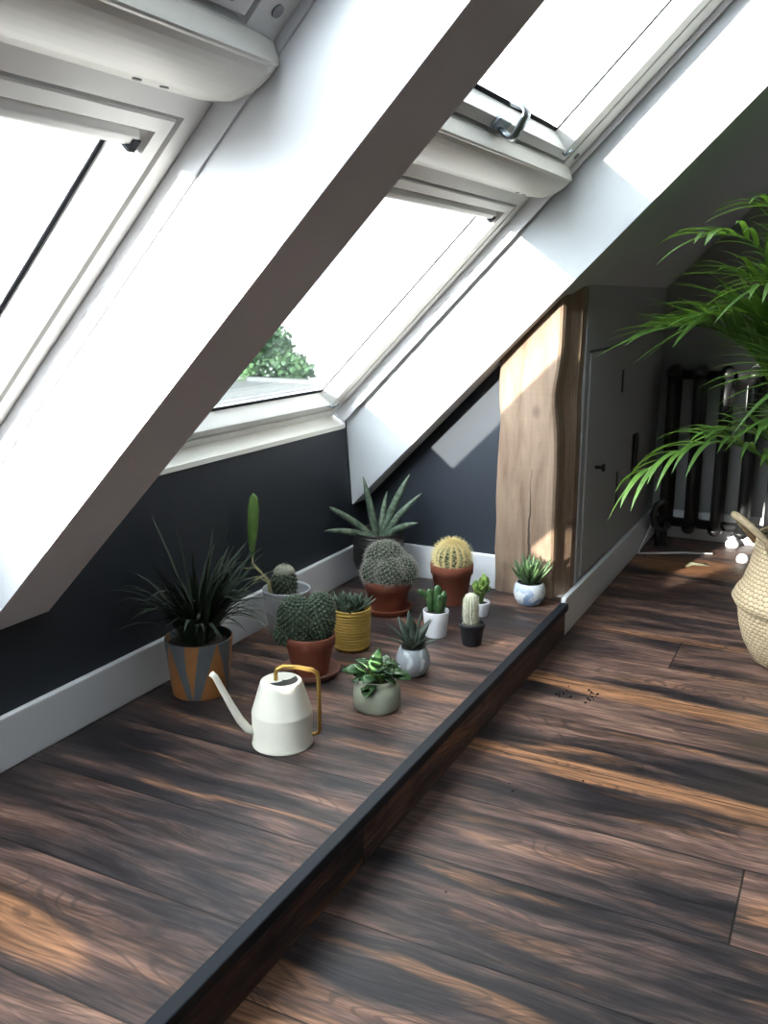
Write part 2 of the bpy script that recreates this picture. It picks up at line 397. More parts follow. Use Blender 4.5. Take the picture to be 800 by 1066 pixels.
def fsweep(mb, y0, y1, s0, s1, prof):               # closed moulding round a rectangle of the roof; prof = (inset y, inset s, w)
    R = []
    for dy, ds, w in prof:
        R.append([RP(y0+dy,s0+ds,w),RP(y1-dy,s0+ds,w),RP(y1-dy,s1-ds,w),RP(y0+dy,s1-ds,w)])
    R.append(R[0]); mb.rings(R, (False, False), False)
def extr(mb, prof, ys, smooth=False):               # profile of (s, w) run along y; ys = (y, shrink)
    cs = sum(p[0] for p in prof)/len(prof); R = []
    for y, k in ys:
        R.append([RP(y, cs+(p[0]-cs)*(1-(1-k)*.5), 1.556+(p[1]-1.556)*k) for p in prof])
    mb.rings(R, (True, True), smooth)

def skylight(name, y0, y1, s0, s1, lower, handle_y=None, gw=.008, gi=.128, fy=.042, fs=.036, dw=0.0, bt=.093):
    g = .0015; root = None
    def P_(pr): return [(a, b, w_ + dw) for a, b, w_ in pr]
    m = MB(); fsweep(m, y0+g, y1-g, s0, s1, P_([(0,0,1.626),(0,0,1.556),(fy,fs,1.556),(fy,fs,1.626)]))
    root = struct(m.build(name, M['frame']))
    m = MB(); fsweep(m, y0+fy+.002, y1-fy-.002, s0+fs+.002, s1-fs-.002, P_([(0,0,1.624),(0,0,1.578),(.007,.007,1.578),(.007,.007,1.624)])); m.build('seal', M['jamb'], root)
    a, b = y0+fy+.009, s0+fs+.008; gy = gi-fy-.009; gs = bt-fs-.008
    m = MB(); fsweep(m, a, y0+y1-a, b, s0+s1-b, P_([(0,0,1.622),(0,0,1.560),(.004,.003,1.557),(gy*.50,gs*.58,1.559),(gy*.60,gs*.66,1.566),(gy,gs,1.602),(gy,gs,1.622)])); m.build('sash', M['frame'], root)
    m = MB(); fsweep(m, y0+gi, y1-gi, s0+bt, s1-bt, P_([(0,0,1.606),(0,0,1.603),(gw,max(gw,.011),1.603),(gw,max(gw,.011),1.606)])); m.build('gasket', M['gasket'], root)
    m = MB(); rbox(m, y0+gi, y1-gi, s0+bt, s1-bt, 1.606+dw, 1.612+dw); m.build('pane', M['glass'], root)
    if lower:
        m = MB(); pr = [(s1-.082,1.60),(s1-.080,1.572),(s1-.088,1.562),(s1-.100,1.562),(s1-.110,1.572),(s1-.112,1.60)]
        m.rings([[RP(y,a,b_) for a,b_ in pr] for y in (y0+gi-.012,y1-gi+.012)], (True,True), False); r = m.build('blind_rail', M['frame'], root, bevel=.003)
        m = MB()
        for ya, yb in ((y1-gi-.002,y1-gi+.014),(y0+gi-.014,y0+gi+.002)): rbox(m, ya, yb, s1-.113, s1-.092, 1.560, 1.588)
        m.build('end_cap', M['gasket'], r)
        m = MB(); z = .552
        pr = [(XW+.004,z),(XW+.004,z+.014),(XW-.045,z+.052),(XW-.14,z+.06),(XW-.14,z)]
        m.rings([[(x,y,zz) for x,zz in pr] for y in (y0+g,y1-g)], (True,True), False); m.build('window_sill', M['cream'], root)
        pr = [(s1,1.60),(s1,1.553),(s1+.024,1.522)]
        for i in range(9):                         # rounded belly of the cover
            u = i/8; pr.append((s1+.027+.085*u, 1.519-.030*math.sin(u*PI*.5)**.8 + (.0 if u < .9 else .001)))
        pr += [(s1+.116,1.4875),(s1+.120,1.4885),(s1+.123,1.493),(s1+.136,1.520),(s1+.137,1.545),(s1+.137,1.60)]
        m = MB(); extr(m, pr, [(y0+g,.80),(y0+.015,.90),(y0+.035,.97),(y0+.06,1),(y1-.06,1),(y1-.035,.97),(y1-.015,.90),(y1-g,.80)]); c = m.build('transom_cover', M['cream'], root)
        m = MB()
        for yy in (y1-.205, y1-.15):
            p = V(RP(yy, s1+.0145, 1.5335)); m.sweep([p, p+V(RP(0,-.0012,-.0010))], [.008,.008],[.005,.005], n=14)
        m.build('screw_hole', M['dome'], c)
    for yy in (y0+fy*.5, y1-fy*.5):
        if not lower:
            p = V(RP(yy, s0+.075, 1.5565+dw)); q = V(RP(yy, s0+.075, 1.553+dw)); m = MB(); m.sweep([p,q],[.010,.010], n=18); m.build('pivot_cap', M['dome'], root)
    # small sash bolt in the lower corner
    k = gi-.040; m = MB(); p = V(RP(y1-k, s0+.068, 1.562+dw)); q = V(RP(y1-k, s0+.068, 1.548+dw)); m.sweep([p,q],[.006,.005],n=10)
    m.sweep([q, V(RP(y1-k,s0+.090,1.545+dw))],[.0035,.0035],n=8); m.build('bolt', M['chrome'], root)
    if handle_y:
        h = handle_y; m = MB(); a = s0+.052; f = 1.557+dw
        rbox(m, h-.045, h+.030, a, a+.030, f-.010, f+.002); b = m.build('latch_plate', M['chrome'], root, bevel=.003)
        m = MB(); pl = [(a+.006,f-.004),(a+.006,f-.030),(a+.008,f-.042),(a+.018,f-.045),(a+.064,f-.034),(a+.072,f-.028),(a+.072,f-.016),(a+.062,f+.008)]
        m.sweep([RP(h,p_,q_) for p_,q_ in pl],[.022]*8,[.0065]*8,side=(0,1,0),n=10)
        m.build('latch_handle', M['chrome'], b)
    return root
SB, SM, SU0, SU1 = -.720, .262, .360, 1.56
skylight('window_1', *B1, SB, SM, True, gw=.009, gi=.108, bt=.090)
skylight('window_2', *B2, SB, SM, True, gw=.004, bt=.090)
skylight('window_3', *B1, SU0, SU1, False, .555, gw=.005, gi=.185, fy=.080, fs=.040, dw=-.028)
skylight('window_4', *B2, SU0, SU1, False, 2.13, gw=.004, gi=.185, fy=.080, fs=.040, dw=-.028)
# pale lining strips round each well, a hair proud of the reveal
for i, (ya, yb, sd) in enumerate(((B1[1]-.006, B1[1], -1), (B2[1]-.006, B2[1], -1))):
    m = MB(); slab_s0 = -.70
    rbox(m, ya, yb, slab_s0, 1.555, 1.512, 1.5555); struct(m.build('trim_%d' % (i+1), M['white']))

# ------------------------------------------------------------------ oak post at the end of the platform
t = thing('timber_post', 'rough sawn oak post with a drying crack, at the end of the platform', 'post', (-.93,3.0,0))
prof = [(0,.0,.0),(.06,.002,.003),(.15,-.004,.0),(.25,.0,-.001),(.33,-.003,-.001),(.45,.0,.0),(.52,.004,-.001),(.57,.007,-.004),(.61,.008,-.009),(.65,.004,-.014),(.69,.001,-.015),(.73,.002,-.010),(.77,.003,-.004),(.81,.003,.0),(.85,.002,.002),(.92,.0,.003),(1.1,0,.003)]
m = MB(); R = []
for z, l, r in prof:
    xl, xr, xs = -1.046+l, -.838+r, -.806+r*.25
    lean = -.022*min(1,z/.9); y_ = 2.912+lean
    ring = [(xl+.006,y_+.004),(-.98,y_),(-.90,y_),(xr-.010,y_+.001),(xr-.002,y_+.006),(xr+.003,y_+.020),(xr+.008,2.965),(xs,3.01),(xs,3.03),(xs,3.061),(-1.034,3.061),(-1.034,2.95),(xl,2.944),(xl-.001,y_+.014)]
    top = z > 1.0
    R.append([(x, y, zt(x)-.001 if top else min(z, zt(x)-.002 - (1.1-z)*.004)) for x, y in ring])
m.rings(R, (True, True), False)
m.build('post_body', M['timber'], t)

# ------------------------------------------------------------------ cupboard door in the side wall
t = MB(); g = .0
y0, y1, z0, z1 = 3.10, 3.60, .03, .818
t.box(-.7998, -.7935, y0+.006, y1-.006, z0+.006, z1-.006)
door = struct(t.build('door_1', M['room'], bevel=.001))
m = MB(); m.box(-.8004,-.7942,y0,3.46,z1-.004,z1+.004)
m.build('door_gap', M['black'], door)
m = MB()
for z in (.19, .64): m.box(-.7934,-.7895,y1-.020,y1-.002,z,z+(.14 if z < .3 else .085))
m.build('hinge', M['black'], door)
m = MB(); kp = V((-.7935, 3.235, .405))
m.sweep([kp, kp+V((.022,0,0)), kp+V((.028,0,0)), kp+V((.034,0,0)), kp+V((.036,0,0))],[.006,.006,.015,.015,.010], n=18); m.build('door_knob', M['black'], door)
t = thing('wall_box', 'flat black box on the dark side wall beyond the cupboard door', 'box', (-.80,3.90,.30))
m = MB(); m.box(-.7995,-.785,3.87,3.93,.24,.44); m.build('casing', M['black'], t, bevel=.006)
m = MB(); m.box(-.785,-.782,3.885,3.915,.36,.42); m.build('cover', M['black'], t)

# ------------------------------------------------------------------ column radiator on the far wall
rad = thing('column_radiator', 'black column radiator on the far wall behind the basket', 'radiator', (-.3,4.3,FZ))
zb, ztp = FZ+.10, .66
for i in range(13):
    x = -.715 + i*.112
    m = MB()
    for dy in (0, .055, .11):
        m.sweep([(x,4.245+dy,zb),(x,4.245+dy,zb+.1),(x,4.245+dy,ztp-.1),(x,4.245+dy,ztp)],[.0235]*4, n=14)
    m.sweep([(x,4.225,ztp-.005),(x,4.232,ztp+.012),(x,4.30,ztp+.022),(x,4.368,ztp+.012),(x,4.375,ztp-.005)],[.030]*5,[.024]*5,side=(1,0,0),n=12)
    m.sweep([(x,4.225,zb+.005),(x,4.232,zb-.010),(x,4.30,zb-.018),(x,4.368,zb-.010),(x,4.375,zb+.005)],[.030]*5,[.024]*5,side=(1,0,0),n=12)
    m.build('section', M['black'], rad)
for z in (zb, ztp):
    m = MB(); m.sweep([(-.73,4.30,z),(.65,4.30,z)],[.022,.022],n=12); m.build('manifold', M['black'], rad)
for i in (0, 7, 12):
    m = MB(); x = -.715 + i*.112; m.sweep([(x,4.245,zb),(x,4.24,FZ+.03),(x,4.235,FZ+.001)],[.024,.020,.028],n=12); m.build('foot', M['black'], rad)
m = MB(); m.sweep([(-.725,4.20,zb+.03),(-.725,4.22,zb+.03),(-.715,4.26,zb)],[.016,.016,.016],n=12); m.sweep([(-.735,4.21,zb),(-.735,4.21,FZ+.001)],[.011,.011],n=10); v = m.build('valve', M['black'], rad)
m = MB()                                            # wheel head with open crook
m.sweep([(-.690,4.18,zb-.005),(-.715,4.18,zb-.015),(-.742,4.18,zb+.01),(-.750,4.18,zb+.05),(-.736,4.18,zb+.095),(-.708,4.18,zb+.115),(-.694,4.18,zb+.10)],[.016,.022,.026,.026,.022,.016,.010],[.016]*7,n=12); m.build('valve_handle', M['black'], v)
m = MB(); m.sweep([(-.76,4.20,FZ+.10),(-.775,4.12,FZ+.03),(-.775,4.02,FZ+.006),(-.70,4.06,FZ+.006),(-.60,4.12,FZ+.006),(-.48,4.16,FZ+.006)],[.0045]*6,n=8)
tag(m.build('cable', M['cable']), 'thin white cable trailing on the floor below the radiator valve', 'cable')
for (x, y, r, lb) in ((-.420,4.34,.030,'white round foot on the floor beneath the radiator'),(-.35,4.10,.026,'white smooth pebble-like cap on floor beside the basket rim')):
    t = thing('plastic_cap', lb, 'cap', (x,y,FZ)); m = MB(); m.lathe([(r*.9,0),(r,.008),(r*.95,.022),(r*.6,.034),(r*.1,.038)],(x,y,FZ+.0005),24,(True,True)); m.build('cap_body', M['cable'], t)

# black spotlight on the far wall, glimpsed through the palm
t = thing('wall_light', 'small black wall light on the far wall behind the palm fronds', 'lamp', (-.63,4.40,1.27))
m = MB(); m.sweep([(-.63,4.419,1.28),(-.63,4.395,1.28)],[.030,.030],n=20); m.build('wall_plate', M['black'], t)
m = MB(); m.sweep([(-.63,4.395,1.28),(-.63,4.36,1.285)],[.008,.008],n=10); m.sweep([(-.63,4.38,1.315),(-.627,4.35,1.28),(-.625,4.33,1.25)],[.020,.030,.034],n=20); m.build('lamp_shade', M['black'], t)

# ------------------------------------------------------------------ plants
AR = V((math.cos(math.radians(26.87)), math.sin(math.radians(26.87)), 0)); AF = V((-AR.y, AR.x, 0))
def rel(c, r, f, z): return V((c[0], c[1], 0)) + AR*r + AF*f + V((0,0,z))
def arc(base, az, L, e0, e1, n=7, pw=1.0):
    p = V(base); P = [p.copy()]
    for i in range(n):
        e = e0 + (e1-e0)*((i+.5)/n)**pw
        p = p + V((math.cos(az)*math.cos(e), math.sin(az)*math.cos(e), math.sin(e)))*(L/n); P.append(p.copy())
    return P
def wprof(n, w, peak=.35, tip=.03):
    out = []
    for i in range(n):
        u = i/(n-1)
        out.append(w*(.62+.38*math.sin(PI/2*u/peak) if u < peak else max(tip, math.cos(PI/2*(u-peak)/(1-peak))**.8)))
    return out
def potted(name, label, c, group=None): return thing(name, label, 'potted plant', (c[0], c[1], 0), group)
def pot_prof(rb, rt, h, th=.005, lip=0, liph=.02, floor=.006):
    p = [(rb,0.0005),(rb+(rt-rb)*.03,.003)]
    if lip: p += [(rt-lip-.001, h-liph-.003),(rt-.001,h-liph),(rt,h-.002)]
    else: p += [(rb+(rt-rb)*.5,h*.5),(rt,h-.003)]
    p += [(rt-.001,h),(rt-th+.001,h),(rt-th,h-.003)]
    p += [(rt-th-(rt-rb)*.3, h*.72),(.004,h*.72-.001)]
    return p
def pot(root, c, prof, material, name='pot', n=48, rmod=None, z=0):
    m = MB(); m.lathe(prof, (c[0],c[1],z), n, (True,True), True, rmod); o = m.build(name, material, root); return o
def local(o, c, z=0):                              # put the object's origin at the thing's base so its texture follows it
    o.data.transform(Matrix.Translation((-c[0],-c[1],-z))); o.matrix_parent_inverse = Matrix(); return o
def soil(root, c, r, z):
    m = MB(); m.lathe([(r,z-.012),(r,z-.002),(r*.7,z+.003),(r*.3,z+.005),(.002,z+.005)],(c[0],c[1],0),28,(True,True)); return m.build('soil', M['soil'], root)
def fib(n, zmin=-1):
    out = []; g = PI*(3-math.sqrt(5))
    for i in range(n):
        z = 1-(1-zmin)*(i+.5)/n; r = math.sqrt(max(0,1-z*z)); out.append(V((r*math.cos(g*i), r*math.sin(g*i), z)))
    return out
def saucer(root, c, r, mt, z=0):
    m = MB(); m.lathe([(r*.82,.0005),(r*.9,.004),(r*.99,.018),(r,.021),(r-.004,.021),(r*.88,.008),(.003,.007)],(c[0],c[1],z),44,(True,True)); return m.build('saucer', mt, root)
def warty(root, name, c, rx, ry, rz, n, mt, tub, rs, spin, ms, nsp=5, zmin=-.6, tilt=None, seed=0):
    """cactus head: body covered with tubercles, each carrying a star of spines"""
    rnd = random.Random(seed); m = MB(); m.sphere(c, rx, ry, rz, 28, 18, tilt); sp = MB()
    for d in fib(n, zmin):
        p = V((d.x*rx, d.y*ry, d.z*rz)); nn = V((d.x/rx, d.y/ry, d.z/rz)).normalized()
        if tilt: p = tilt @ p; nn = tilt @ nn
        p = p + V(c)
        a = nn.orthogonal().normalized(); b = nn.cross(a)
        R = []
        for k, (h, q) in enumerate(((-.3,1.),(.45,.85),(.85,.5),(1.0,.12))):
            R.append([p + nn*(tub*h) + (a*math.cos(2*PI*j/6)+b*math.sin(2*PI*j/6))*(rs*q) for j in range(6)])
        m.rings(R, (False,True), True)
        tp = p + nn*tub
        for k in range(nsp):
            an = 2*PI*k/nsp + rnd.random(); d2 = nn*rnd.uniform(.35,1.) + (a*math.cos(an)+b*math.sin(an))
            sp.cone(tp, d2, .0007, spin*rnd.uniform(.7,1.3))
    o = m.build(name, mt, root); s = sp.build('spines', ms, o, fix=False); s['kind'] = 'stuff'; return o

# --- grass-leaved plant in the orange and slate pot
c = (-1.437,1.781); t = potted('potted_grass_plant', 'grassy long-leaved plant in orange and slate triangle-patterned pot by the left skirting', c)
o = pot(t, c, pot_prof(.073,.087,.150), M['geo'], n=64); local(o, c)
soil(t, c, .079, .135)
m = MB(); rnd = random.Random(3)
for i in range(230):
    az = rnd.uniform(0, 2*PI); r = rnd.uniform(0,.045); L = rnd.uniform(.14,.30); e0 = rnd.uniform(1.0,1.5); e1 = rnd.uniform(-.7,1.05)
    if math.cos(az) < -.55: L *= .55; e1 = max(e1, .75); e0 = max(e0, 1.25)
    P = arc((c[0]+r*math.cos(az), c[1]+r*math.sin(az), .138), az, L, e0, e1, 8, 1.3); m.ribbon(P, wprof(9, rnd.uniform(.0045,.0075), .3), fold=.3)
for (r_, f_, z_) in ((-.225,-.02,.335),(-.22,-.04,.30),(-.235,-.05,.265),(-.19,-.05,.235),(-.12,.05,.46),(-.09,.0,.42),(.085,.02,.43),(.05,-.02,.40),(.18,-.03,.20),(.14,-.05,.32),(.0,-.03,.39),(-.05,.02,.44),(.13,.0,.40)):
    b = rel(c, r_*.08, f_*.1, .14); e = rel(c, r_, f_, z_); k = rel(c, r_*.42, f_*.4, max(z_, .28)*1.02 if z_ < .34 else .14+(z_-.14)*.62)
    P = [b*(1-u)**2 + k*(2*u*(1-u)) + e*u*u for u in [i/9 for i in range(10)]]
    P = [V((max(p.x, XW+.022 if p.z < .125 else XW+.006), p.y, p.z)) for p in P]
    m.ribbon(P, wprof(10,.0058,.3), fold=.3)
m.v = [(max(x, XW+.024 if z < .13 else XW+.005), y, z) for x, y, z in m.v]
m.build('foliage', M['grass'], t)

# --- pale grey pot: globular cactus and a flat-padded epiphyte on a thin stem
c = (-1.457,2.228); t = potted('potted_cactus', 'pale grey pot with stubby dark cactus and one tall flat green pad', c)
pot(t, c, [(.050,.0005),(.053,.004),(.066,.09),(.0715,.138),(.073,.145),(.0715,.148),(.069,.147),(.067,.140),(.060,.11),(.004,.109)], M['greypot'])
soil(t, c, .060, .118)
warty(t, 'cactus', rel(c,-.006,.0,.160), .036,.036,.058, 150, M['cactusdark'], .004,.006,.006, M['spine_d'], 4, -.8, seed=2)
m = MB(); hw = rel(c,-.006,.0,.196); m.sphere(hw, .032,.032,.024, 20, 12); m.build('cactus_crown', M['spine_d'], t)
m = MB(); P = [rel(c,-.040,-.02,.122), rel(c,-.050,-.02,.165), rel(c,-.075,-.01,.20), rel(c,-.10,.0,.225), rel(c,-.098,.0,.25)]
m.sweep(P,[.0035]*5,n=8); st = m.build('stem', M['straw'], t)
m = MB(); m.sweep([rel(c,-.098,.0,.24),rel(c,-.100,.0,.27),rel(c,-.096,.0,.33),rel(c,-.092,.0,.39),rel(c,-.090,.0,.425),rel(c,-.090,.0,.437)],[.004,.010,.016,.017,.012,.002],[.003,.005,.006,.006,.005,.002],side=AR,n=10); m.build('pad', M['pad'], t)
for (a, b_, z1, k) in ((-.135,-.02,.175,.01),(-.12,-.03,.150,.02),(-.09,-.05,.185,.015),(-.15,.0,.205,.02)):
    m = MB(); s0 = rel(c,-.030,-.015,.150); e = rel(c,a,b_,z1); m.sweep([s0, (s0+e)/2+V((0,0,k+.015)), e],[.003,.0045,.002],[.002,.002,.001],n=6); m.build('trailing_shoot', M['straw'], t)
for a in (-.052,-.046):
    m = MB(); m.sweep([rel(c,a*.9,-.03,.118),rel(c,a,-.03,.175)],[.0025,.0022],n=6); m.build('cane', M['straw'], t)

# --- front terracotta pot with two-headed cactus
c = (-1.237,2.000); t = potted('potted_cactus', 'two-headed dark cactus in terracotta pot on saucer, right behind the watering can', c)
saucer(t, c, .082, M['terra2'])
pot(t, c, pot_prof(.048,.069,.110,.005,.005,.030), M['terra'], z=.007)
soil(t, c, .062, .108)
warty(t, 'cactus_head', rel(c,.026,.004,.160), .040,.040,.068, 230, M['cactus'], .006,.0055,.005, M['spine_d'], 4, -.75, Matrix.Rotation(.10,3,AF), seed=3)
warty(t, 'cactus_head', rel(c,-.032,-.004,.155), .050,.046,.066, 260, M['cactus'], .006,.006,.005, M['spine_d'], 4, -.75, Matrix.Rotation(-.22,3,AF), seed=4)
for (a, f_, z_, r_) in ((-.066,-.01,.118,.028),):
    warty(t, 'cactus_head', rel(c,a,f_,z_), r_,r_,r_*1.15, 90, M['cactus'], .005,.005,.004, M['spine_d'], 4, -.75, seed=5)

# --- yellow ribbed pot with haworthias
c = (-1.231,2.219); t = potted('potted_haworthia', 'cluster of small haworthia rosettes in a yellow horizontally ribbed pot', c)
pr = [(.046,.0005),(.050,.004)]
for i in range(13):
    z = .008 + i*.0084; r = .051+.004*i/12; pr += [(r,z),(r+.0030,z+.0015),(r+.0032,z+.006),(r,z+.0076)]
pr += [(.0565,.120),(.0575,.124),(.0560,.126),(.053,.125),(.051,.12),(.049,.095),(.004,.094)]
pot(t, c, pr, M['yellow'], n=56); soil(t, c, .048, .108)
def rosette(root, name, c3, n, L, w, mt, e_in=1.45, e_out=.25, curl=.25, seed=0, thick=.45, rb=.006, tipk=.05):
    rnd = random.Random(seed); m = MB(); g = 2.39996
    for i in range(n):
        u = (i+.5)/n; az = g*i + rnd.uniform(-.15,.15); e = e_in + (e_out-e_in)*u + rnd.uniform(-.08,.08)
        l = L*(.62+.38*u)*rnd.uniform(.88,1.1) if u > .25 else L*.7
        b = V(c3) + V((math.cos(az)*rb*u, math.sin(az)*rb*u, .004*(1-u)))
        P = arc(b, az, l, e-curl*.3, e+curl, 6); ws = wprof(7, w, .3, tipk)
        m.sweep(P, ws, [x*thick for x in ws], side=(-math.sin(az),math.cos(az),0), n=6)
    return m.build(name, mt, root)
rosette(t, 'rosette', rel(c,.014,.0,.114), 34, .066, .0078, M['hawdark'], seed=6)
rosette(t, 'rosette', rel(c,-.024,.010,.114), 30, .070, .0062, M['hawdark'], seed=7)
rosette(t, 'rosette', rel(c,-.008,-.026,.110), 22, .045, .0058, M['hawdark'], seed=8)

# --- rear terracotta pot with clustered cactus
c = (-1.280,2.553); t = potted('potted_cactus', 'clustered white-spined round cactus in terracotta pot on saucer, in front of the dark ribbed pot', c)
saucer(t, c, .080, M['terra'])
pot(t, c, pot_prof(.054,.077,.105,.005,.005,.030), M['terra'], z=.007)
soil(t, c, .068, .104)
k = 10
for (r_, f_, z_, rr) in ((-.008,.022,.168,.058),(-.034,-.014,.136,.044),(.006,-.032,.138,.046),(.044,-.012,.138,.044),(.040,.030,.140,.042)):
    warty(t, 'cactus_head', rel(c,r_,f_,z_), rr,rr,rr*.92, int(3600*rr), M['cactusdark'], .007,.0052,.017, M['spine_w'], 6, -.7, seed=k); k += 1

# --- dark ribbed pot with cylindrical snake plant
c = (-1.432,2.782); t = potted('potted_snake_plant', 'cylindrical snake plant fanning out of a dark ribbed pot in the back corner', c)
pr = [(.052,.0005),(.056,.005),(.066,.045)]
for i in range(16):
    z = .050 + i*.0088; r = .070+.016*min(1,i/5); pr += [(r,z),(r+.0026,z+.0015),(r+.0026,z+.006),(r,z+.0078)]
pr += [(.0865,.195),(.0875,.200),(.086,.202),(.083,.201),(.081,.19),(.078,.165),(.004,.164)]
pot(t, c, pr, M['ribpot'], n=56); soil(t, c, .077, .178)
for (r_, f_, z_, w_) in ((-.190,-.03,.300,.0125),(-.185,-.075,.218,.0125),(-.052,.0,.392,.0130),(.108,-.01,.402,.0140),(.150,-.02,.338,.0125),(.135,-.07,.245,.0120),(.03,.06,.33,.011)):
    b = rel(c, r_*.06, f_*.1, .172); e = rel(c, r_, f_, z_); kk = (b+e)/2 + V((0,0,.022 if abs(r_) > .06 else .004))
    P = [b*(1-u)**2 + kk*(2*u*(1-u)) + e*u*u for u in [i/10 for i in range(11)]]
    ws = [w_*q for q in (.8,.95,1,1,1,.96,.9,.8,.64,.40,.10)]
    m = MB(); m.sweep(P, ws, ws, n=12); m.build('leaf', M['snake'], t)

# --- golden barrel cactus
c = (-1.131,2.732); t = potted('potted_cactus', 'golden-spined barrel cactus in plain terracotta pot against the back skirting', c)
pot(t, c, pot_prof(.050,.072,.136,.005,.005,.032), M['terra']); soil(t, c, .064, .118)
m = MB(); cz = .155; nr = 15
m.lathe([(.052*math.cos(a), cz+.050*math.sin(a)) for a in [(-80+160*i/18)*PI/180 for i in range(19)]], (c[0],c[1],0), nr*6, (True,True), True, lambda a, z: 1+.07*math.cos(nr*a))
b = m.build('cactus', M['cactus'], t); m = MB(); rnd = random.Random(5)
for i in range(nr):
    for j in range(13):
        el = (-28 + j*9.2)*PI/180; az = 2*PI*i/nr; n_ = V((math.cos(az)*math.cos(el), math.sin(az)*math.cos(el), math.sin(el)))
        p = V((c[0],c[1],cz)) + V((n_.x*.055, n_.y*.055, n_.z*.051))
        a_ = n_.orthogonal().normalized(); b_ = n_.cross(a_)
        for q in range(9):
            an = 2*PI*q/9 + rnd.random(); m.cone(p, n_*rnd.uniform(.4,1.2) + a_*math.cos(an) + b_*math.sin(an), .0011, rnd.uniform(.018,.034))
s = m.build('spines', M['spine_g'], b, fix=False); s['kind'] = 'stuff'

# --- white pot, jointed cactus
c = (-1.052,2.423); t = potted('potted_cactus', 'small jointed green cactus in a plain white pot behind the agave', c)
pot(t, c, pot_prof(.032,.040,.080,.004), M['whitepot']); soil(t, c, .0345, .070)
for (P, ws) in (([(0,0,.068),(.002,0,.085),(.004,0,.115),(.003,0,.150),(.002,0,.158)],[.009,.013,.013,.012,.003]),([(-.012,0,.068),(-.016,0,.09),(-.020,0,.120),(-.020,0,.140),(-.020,0,.147)],[.008,.011,.012,.010,.003]),([(.014,0,.068),(.018,-.004,.09),(.022,-.004,.125),(.024,-.004,.142)],[.008,.011,.011,.003]),([(-.018,0,.115),(-.034,0,.128),(-.050,0,.140),(-.056,0,.143)],[.007,.010,.009,.003]),([(.004,-.014,.068),(.008,-.018,.1),(.010,-.020,.128),(.010,-.020,.134)],[.008,.011,.010,.003])):
    m = MB(); m.sweep([rel(c,*p) for p in P], ws, [w*.62 for w in ws], side=AR, n=10)
    m.build('cactus_joint', M['jade'], t)

# --- black pot, white hairy column cactus
c = (-.928,2.403); t = potted('potted_cactus', 'white woolly column cactus in a small matt black pot near the platform edge', c)
pot(t, c, pot_prof(.028,.039,.068,.004,.003,.014), M['blackpot']); soil(t, c, .033, .058)
m = MB(); m.lathe([(.015,.052),(.019,.07),(.0205,.10),(.0205,.125),(.0185,.140),(.013,.150),(.006,.155),(.001,.156)], (c[0]-.006,c[1]+.004,0), 96, (True,True), True, lambda a, z: 1+.09*math.cos(16*a)); b = m.build('cactus', M['white_cactus'], t)
m = MB(); rnd = random.Random(8)
for i in range(16):
    for j in range(15):
        az = 2*PI*i/16; z = .058+j*.0064; r = .0215 if z < .128 else .0215*math.cos((z-.128)/.030*1.2)
        p = V((c[0]-.006+r*math.cos(az), c[1]+.004+r*math.sin(az), z))
        for q in range(4): m.cone(p, (math.cos(az)+rnd.uniform(-.9,.9), math.sin(az)+rnd.uniform(-.9,.9), rnd.uniform(-.6,.8)), .0005, rnd.uniform(.004,.008))
s = m.build('spines', M['white_cactus'], b, fix=False); s['kind'] = 'stuff'

# --- white pot, lime succulent
c = (-1.000,2.655); t = potted('potted_succulent', 'bright lime-leaved succulent in a tiny white pot behind the woolly white cactus', c)
pot(t, c, pot_prof(.026,.033,.046,.0035), M['whitepot']); soil(t, c, .028, .038)
rnd = random.Random(9); m = MB(); m2 = MB()
for i in range(6):
    a = rnd.uniform(-.020,.020); f_ = rnd.uniform(-.012,.012); h = rnd.uniform(.085,.120)
    P = [rel(c,a*.3,f_*.3,.036), rel(c,a*.8,f_*.8,.036+(h-.036)*.6), rel(c,a,f_,h)]; m.sweep(P,[.003,.003,.002],n=6)
    for j in range(5):
        q = P[1].lerp(P[2], j/4); az = 2.4*j+i; e = .5 + .2*j
        L_ = arc(q, az, .030, e, e+.35, 4); m2.sweep(L_,[.004,.009,.011,.009,.002],[.002,.003,.0035,.003,.001],side=(-math.sin(az),math.cos(az),0),n=8)
m.build('stem', M['palmstem'], t); m2.build('foliage', M['lime'], t)

# --- glazed pot, upright haworthia next to the post
c = (-.892,2.832); t = potted('potted_haworthia', 'spiky green haworthia in white and blue glazed pot at the foot of the oak post', c)
o = pot(t, c, [(.032,.0005),(.038,.004),(.048,.018),(.053,.036),(.053,.052),(.049,.066),(.044,.075),(.042,.076),(.041,.074),(.045,.062),(.044,.058),(.004,.057)], M['glaze']); local(o, c)
soil(t, c, .042, .066)
rosette(t, 'rosette', (c[0],c[1],.066), 38, .112, .0105, M['haw'], 1.52, .80, .10, seed=11, thick=.5, rb=.014)

